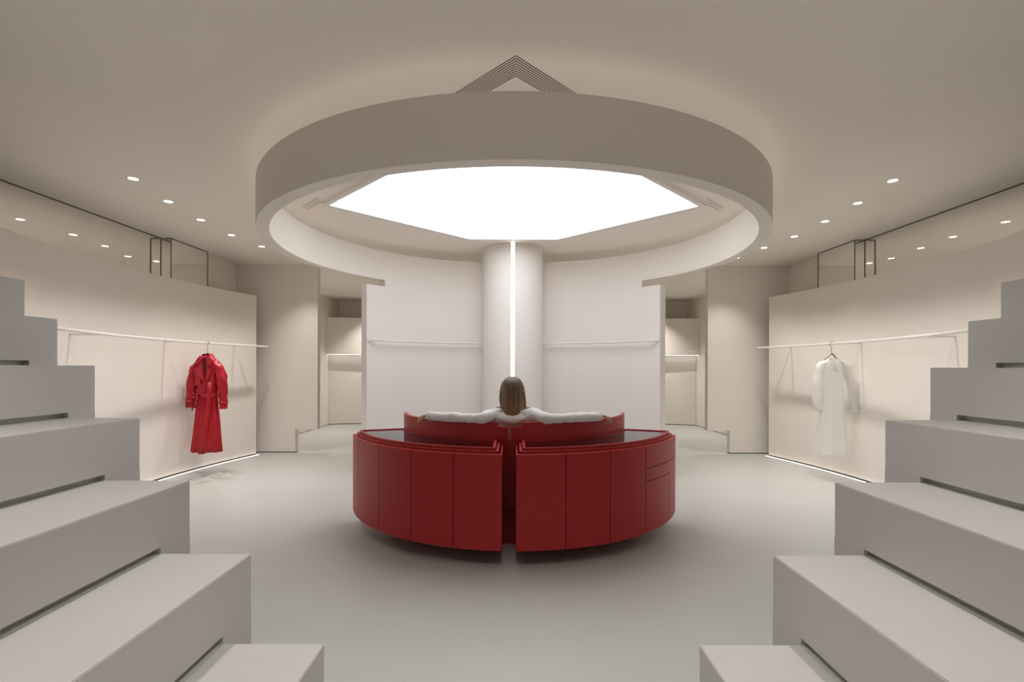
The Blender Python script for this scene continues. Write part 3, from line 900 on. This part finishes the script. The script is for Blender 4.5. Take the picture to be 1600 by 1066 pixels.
    # loose lock on the right side
    for (xo, yo, dx, L, w) in ((0.083, 3.700, 0.018, 0.165, 0.010), (0.074, 3.676, 0.006, 0.17, 0.009), (-0.080, 3.690, -0.002, 0.15, 0.010), (0.030, 3.645, 0.004, 0.185, 0.009), (-0.034, 3.648, 0.004, 0.18, 0.009)):
        bm = bmesh.new()
        pts = []; rad = []
        for i in range(9):
            t = i / 8
            pts.append((HX + xo + dx * sin(t * 2.2), yo + 0.008 * sin(t * 3) - 0.004 * t, 1.09 - L * t))
            rad.append((w * (0.6 + 0.6 * sin(PI * min(1, t + 0.15))) * (1 - 0.75 * max(0, t - 0.6) / 0.4), 0.006 * (1 - 0.7 * t)))
        add_tube(bm, pts, rad, 8); fin('lock', bm, M_HAIR, hair, smooth=True)
    return person
build_person()

# ------------------------------------------------------------------ garments on hangers
def add_loft(bm, rows, n=56, fold=0.0, k=9, ph=0.0, z_top=None, cap=False, span=(0, 2 * PI), pw=0.85):
    """rows: (z, halfwidth, halfdepth, xoff). t=0 is +x, front of the garment is -y"""
    closed = abs(span[1] - span[0] - 2 * PI) < 1e-6
    rings = []
    for i, (z, hw, hd, xo) in enumerate(rows):
        f = i / max(1, len(rows) - 1)
        ring = []
        for j in range(n if closed else n + 1):
            t = span[0] + (span[1] - span[0]) * j / n
            c, s_ = cos(t), sin(t)
            x = hw * math.copysign(abs(c) ** pw, c); y = hd * math.copysign(abs(s_) ** pw, s_)
            fl = 1 + fold * f * (sin(k * t + ph) * 0.6 + sin((k * 2 + 1) * t + ph * 2) * 0.4)
            ring.append(bm.verts.new((xo + x * (1 + (fl - 1) * 0.35), y * fl, z)))
        rings.append(ring)
    for A, B in zip(rings, rings[1:]):
        m = len(A)
        for j in range(m if closed else m - 1): bm.faces.new((A[j], A[(j + 1) % m], B[(j + 1) % m], B[j]))
    if cap:
        bm.faces.new(rings[0])
    return rings

def add_sleeve(bm, path, rad, n=20, seed=0, wr=0.004):
    rnd = random.Random(seed)
    # densify
    P = []; Rr = []
    for i in range(len(path) - 1):
        for t in range(5):
            f = t / 5
            P.append(Vector(path[i]).lerp(Vector(path[i + 1]), f)); Rr.append([rad[i][q] * (1 - f) + rad[i + 1][q] * f for q in (0, 1)])
    P.append(Vector(path[-1])); Rr.append(list(rad[-1]))
    rings = []
    for i, p in enumerate(P):
        t = (P[min(i + 1, len(P) - 1)] - P[max(0, i - 1)]).normalized()
        b = Vector((0, 1, 0)); a = b.cross(t).normalized()
        w1 = rnd.uniform(-wr, wr)
        ring = []
        for k in range(n):
            th = 2 * PI * k / n
            e = 1 + 0.07 * sin(3 * th + i * 0.9) + 0.04 * sin(5 * th - i * 1.7)
            ring.append(bm.verts.new(p + a * (Rr[i][0] + w1) * cos(th) * e + b * Rr[i][1] * sin(th) * e))
        rings.append(ring)
    for A, B in zip(rings, rings[1:]):
        for k in range(n): bm.faces.new((A[k], A[(k + 1) % n], B[(k + 1) % n], B[k]))
    bm.faces.new(rings[0]); 

def flat(pts, th=0.008):
    """thin cloth piece from a polygon in (x, y, z), thickened along -y"""
    bm = bmesh.new()
    f = [bm.verts.new(p) for p in pts]; b = [bm.verts.new((p[0], p[1] + th, p[2])) for p in pts]
    n = len(pts)
    bm.faces.new(f); bm.faces.new(b[::-1])
    for i in range(n): bm.faces.new((f[i], f[(i + 1) % n], b[(i + 1) % n], b[i]))
    return bm

def hanger(loc, rz, label, drop):
    """local origin on the rail axis"""
    h = empty('clothes_hanger', loc, label, 'hanger', None, rz)
    bm = bmesh.new()
    pts = []
    for i in range(15):
        a = R_(-35) + R_(215) * i / 14
        pts.append((0.021 * cos(a), 0, 0.0 + 0.021 * sin(a)))
    pts = pts[::1]
    pts += [(-0.020, 0, -0.012), (-0.008, 0, -0.028), (0.0, 0, -0.045), (0, 0, -drop)]
    add_tube(bm, pts, 0.0028, 8); fin('hook', bm, M_METAL, h, smooth=True)
    bm = bmesh.new()
    add_tube(bm, [(-0.085, 0, -drop - 0.075), (-0.045, 0, -drop - 0.042), (-0.020, 0, -drop - 0.010), (0, 0, -drop), (0.020, 0, -drop - 0.010), (0.045, 0, -drop - 0.042), (0.085, 0, -drop - 0.075)],
             [0.006, 0.008, 0.009, 0.010, 0.009, 0.008, 0.006], 10)
    fin('shoulder_bar', bm, M_METAL, h, smooth=True)
    return h

# ---- red trench coat
yc = 5.93; xc = -arcx(RA, yc)
hanger((xc, yc, ZR), R_(0), 'slim dark metal hanger holding the red coat', 0.122)
K = 130.7
coat = empty('trench_coat', (xc, yc, 0), 'long glossy red belted trench coat hanging from the left rail', 'coat', None, R_(0))
def cz(y): return H - (y - 572.0) / K
def cx_(x): return (x - 336.5) / K
bm = bmesh.new()
rows = [(cz(556), 0.052, 0.040, 0.0), (cz(560), 0.085, 0.050, 0.0), (cz(564), 0.115, 0.056, 0.0), (cz(572), 0.128, 0.064, 0.002), (cz(585), 0.126, 0.070, 0.0), (cz(600), 0.120, 0.070, 0.0),
        (cz(612), 0.115, 0.066, 0.0), (cz(619), 0.110, 0.064, 0.0), (cz(626), 0.116, 0.068, 0.0), (cz(640), 0.126, 0.074, 0.0), (cz(655), 0.137, 0.080, 0.0), (cz(670), 0.147, 0.085, -0.001), (cz(685), 0.158, 0.089, -0.003), (cz(697), 0.167, 0.092, -0.005), (cz(706), 0.173, 0.094, -0.006)]
add_loft(bm, rows, 96, 0.24, 8, 0.6)
o = fin('coat_body', bm, M_COAT, coat, smooth=True)
md = o.modifiers.new('thick', 'SOLIDIFY'); md.thickness = 0.006
# dark neck opening
bm = flat([(cx_(333), -0.067, cz(560)), (cx_(340), -0.067, cz(559)), (cx_(342), -0.074, cz(580)), (cx_(340), -0.075, cz(597)), (cx_(335), -0.074, cz(584))], 0.004)
tag(fin('lining', bm, M_COATIN, coat), 'dark red inner lining in the neckline')
# lapels
bm = flat([(cx_(332), -0.062, cz(560)), (cx_(326), -0.078, cz(572)), (cx_(321), -0.083, cz(580)), (cx_(329), -0.088, cz(588)), (cx_(337.5), -0.088, cz(597)), (cx_(335), -0.080, cz(580))])
fin('lapel', bm, M_COAT, coat)
bm = flat([(cx_(341), -0.062, cz(559)), (cx_(343), -0.078, cz(572)), (cx_(348), -0.082, cz(581)), (cx_(345), -0.086, cz(590)), (cx_(340), -0.086, cz(598)), (cx_(341), -0.080, cz(582))])
fin('lapel', bm, M_COAT, coat)
# collar: stand band round the neck with two points
bm = bmesh.new()
rings = []
for (ro, z) in ((0.052, cz(554.5)), (0.060, cz(553)), (0.078, cz(558)), (0.098, cz(565))):
    ring = []
    for j in range(25):
        t = -R_(140) + R_(280) * j / 24 + PI / 2
        ring.append(bm.verts.new((ro * cos(t) * 0.95, ro * sin(t) * 0.72, z - (0.012 if abs(j - 12) > 9 else 0) * (ro > 0.07))))
    rings.append(ring)
for A, B in zip(rings, rings[1:]):
    for j in range(24): bm.faces.new((A[j], A[j + 1], B[j + 1], B[j]))
o = fin('collar', bm, M_COAT, coat, smooth=True); md = o.modifiers.new('thick', 'SOLIDIFY'); md.thickness = 0.006
for pts in ([(331, 556), (325.5, 563), (324.5, 571), (331, 567), (334, 562)], [(342, 556), (347, 560), (350.5, 567), (347, 571.5), (341.5, 569), (340, 562)]):
    bm = flat([(cx_(x), -0.072 - 0.022 * (1 - abs(i - 2) / 3), cz(y)) for i, (x, y) in enumerate(pts)], 0.006); fin('collar_point', bm, M_COAT, coat)
# sleeves
bm = bmesh.new(); add_sleeve(bm, [(cx_(329), 0, cz(566)), (cx_(323), -0.002, cz(568.5)), (cx_(317.5), -0.006, cz(576)), (cx_(314.5), -0.012, cz(590)), (cx_(312.5), -0.016, cz(610)), (cx_(311.5), -0.018, cz(637))],
     [(0.028, 0.045), (0.040, 0.052), (0.052, 0.056), (0.058, 0.054), (0.056, 0.048), (0.053, 0.040)], 22, 1); o = fin('sleeve', bm, M_COAT, coat, smooth=True)
bm = bmesh.new(); add_sleeve(bm, [(cx_(343), 0, cz(566)), (cx_(349), -0.002, cz(568)), (cx_(355), -0.006, cz(576)), (cx_(359), -0.012, cz(590)), (cx_(361.5), -0.016, cz(608)), (cx_(362.5), -0.02, cz(624)), (cx_(363), -0.022, cz(639))],
     [(0.028, 0.045), (0.040, 0.052), (0.053, 0.056), (0.062, 0.054), (0.056, 0.050), (0.045, 0.040), (0.046, 0.038)], 22, 2); o = fin('sleeve', bm, M_COAT, coat, smooth=True)
for (x, y, rw) in ((312, 627, 0.058), (362.5, 629, 0.052)):
    bm = bmesh.new(); add_tube(bm, [(cx_(x), -0.02, cz(y - 1.6)), (cx_(x), -0.02, cz(y - 1.0)), (cx_(x), -0.02, cz(y + 1.0)), (cx_(x), -0.02, cz(y + 1.6))], [(rw * 0.96, 0.042), (rw * 1.06, 0.050), (rw * 1.06, 0.050), (rw * 0.96, 0.042)], 24)
    fin('cuff_strap', bm, M_COAT, coat, smooth=True)
# storm flap on the chest, overlapping front edge
bm = flat([(cx_(322), -0.070, cz(583)), (cx_(331), -0.082, cz(590)), (cx_(333), -0.082, cz(602)), (cx_(322), -0.074, cz(602))], 0.006); fin('storm_flap', bm, M_COAT, coat)
bm = bmesh.new()
L = []
for (y, xe, d) in ((597, 339, 0.074), (612, 339, 0.072), (626, 338.5, 0.076), (645, 337, 0.088), (665, 335, 0.100), (685, 333, 0.110), (707.5, 331, 0.116)):
    L.append([bm.verts.new((cx_(xe) + (0.0), -d, cz(y))), bm.verts.new((cx_(xe) + 0.035, -d - 0.008, cz(y))), bm.verts.new((cx_(xe) + 0.075, -d + 0.012, cz(y)))])
for A, B in zip(L, L[1:]):
    for k in range(2): bm.faces.new((A[k], A[k + 1], B[k + 1], B[k]))
o = fin('front_flap', bm, M_COAT, coat, smooth=True); md = o.modifiers.new('thick', 'SOLIDIFY'); md.thickness = 0.006
# belt with knot and tails
bm = bmesh.new(); add_loft(bm, [(cz(615.5), 0.114, 0.079, 0), (cz(617), 0.119, 0.084, 0), (cz(620), 0.119, 0.084, 0), (cz(621.5), 0.114, 0.079, 0)], 48); o = fin('belt', bm, M_COAT, coat, smooth=True)
bm = bmesh.new(); bmesh.ops.create_uvsphere(bm, u_segments=14, v_segments=10, radius=1)
for vv in bm.verts: vv.co = Vector((cx_(328) + vv.co.x * 0.024, -0.092 + vv.co.y * 0.018, cz(618) + vv.co.z * 0.020))
fin('knot', bm, M_COAT, o, smooth=True)
for pts in ([(327, 619), (325.5, 626), (321, 641)], [(329, 619), (328, 628), (326.5, 637)], [(327, 618), (322, 614), (320.5, 620), (326, 620)], [(329, 617), (333, 614), (335, 617)]):
    bm = bmesh.new(); add_tube(bm, [(cx_(x), -0.098 - 0.004 * i, cz(y)) for i, (x, y) in enumerate(pts)], [(0.013, 0.004)] * len(pts), 8); fin('belt_tail', bm, M_COAT, o, smooth=True)
for (x, y) in ((339, 604), (342, 609)):
    bm = bmesh.new(); bmesh.ops.create_cone(bm, cap_ends=True, segments=16, radius1=0.011, radius2=0.009, depth=0.006)
    bmesh.ops.rotate(bm, verts=bm.verts, matrix=Matrix.Rotation(R_(90), 3, 'X')); bmesh.ops.translate(bm, verts=bm.verts, vec=(cx_(x), -0.088, cz(y))); fin('button', bm, M_BUTTON, coat)

# ---- white dress
yd = 5.69; xd = arcx(RA, yd)
hanger((xd, yd, ZR), R_(0), 'slim dark metal hanger holding the white dress', 0.116)
K2 = 136.2
dress = empty('shirt_dress', (xd, yd, 0), 'long sheer white long-sleeved dress hanging from the right rail', 'dress', None, R_(0))
def dz_(y): return H - (y - 575.0) / K2
def dx_(x): return (x - 1297.5) / K2
bm = bmesh.new()
rows = [(dz_(561), 0.050, 0.040, 0.0), (dz_(564), 0.085, 0.045, 0.0), (dz_(568), 0.130, 0.05, 0.01), (dz_(576), 0.134, 0.058, 0.01), (dz_(590), 0.126, 0.06, 0.008), (dz_(605), 0.118, 0.058, 0.008), (dz_(618), 0.120, 0.060, 0.008),
        (dz_(635), 0.130, 0.066, 0.006), (dz_(655), 0.142, 0.072, 0.002), (dz_(675), 0.154, 0.078, -0.001), (dz_(695), 0.165, 0.082, -0.004), (dz_(710), 0.172, 0.086, -0.006)]
add_loft(bm, rows, 96, 0.20, 7, 2.0)
o = fin('dress_body', bm, M_SHEER, dress, smooth=True)
bm = bmesh.new(); add_sleeve(bm, [(dx_(1288), 0, dz_(567)), (dx_(1283), 0, dz_(569)), (dx_(1278.5), 0, dz_(576)), (dx_(1275.5), -0.01, dz_(595)), (dx_(1273.5), -0.014, dz_(618)), (dx_(1274), -0.018, dz_(634)), (dx_(1275), -0.02, dz_(642))],
     [(0.024, 0.04), (0.034, 0.045), (0.044, 0.047), (0.046, 0.046), (0.046, 0.046), (0.047, 0.044), (0.036, 0.034)], 20, 4); fin('sleeve', bm, M_SHEER, dress, smooth=True)
bm = bmesh.new(); add_sleeve(bm, [(dx_(1310), 0, dz_(567)), (dx_(1315.5), 0, dz_(569)), (dx_(1321), 0, dz_(576)), (dx_(1326.5), -0.005, dz_(595)), (dx_(1331), -0.008, dz_(618)), (dx_(1334), -0.01, dz_(636)), (dx_(1335.5), -0.012, dz_(646))],
     [(0.024, 0.04), (0.034, 0.045), (0.044, 0.047), (0.046, 0.046), (0.046, 0.046), (0.047, 0.044), (0.036, 0.034)], 20, 5); fin('sleeve', bm, M_SHEER, dress, smooth=True)
for (x, y) in ((1275, 639), (1335, 642)):
    bm = bmesh.new(); add_tube(bm, [(dx_(x), -0.02, dz_(y - 3)), (dx_(x), -0.02, dz_(y - 2)), (dx_(x), -0.02, dz_(y + 2)), (dx_(x), -0.02, dz_(y + 3))], [(0.036, 0.036), (0.042, 0.040), (0.042, 0.040), (0.038, 0.036)], 20); fin('cuff', bm, M_SHEER, dress, smooth=True)
for pts in ([(1292, 561), (1288, 567), (1287, 574), (1293, 578), (1297, 584), (1294.5, 570)], [(1302, 561), (1305, 566), (1306, 574), (1302, 579), (1298, 585), (1300, 570)]):
    bm = flat([(dx_(x), -0.066 - 0.004 * (i % 3), dz_(y)) for i, (x, y) in enumerate(pts)], 0.004); fin('collar', bm, M_SHEER, dress)
bm = flat([(dx_(1291.5), -0.040, dz_(561.5)), (dx_(1298), -0.042, dz_(562.5)), (dx_(1297.5), -0.043, dz_(564.5)), (dx_(1291.8), -0.041, dz_(563.8))], 0.003)
tag(fin('neck_tag', bm, M_DARK, dress), 'small dark neck tag')
bm = bmesh.new(); add_tube(bm, [(dx_(1295.5), -0.075, dz_(568)), (dx_(1297), -0.078, dz_(576)), (dx_(1298.5), -0.08, dz_(583))], 0.0025, 6); tag(fin('neck_cord', bm, M_METAL, dress, smooth=True), 'thin dark cord at the neckline')
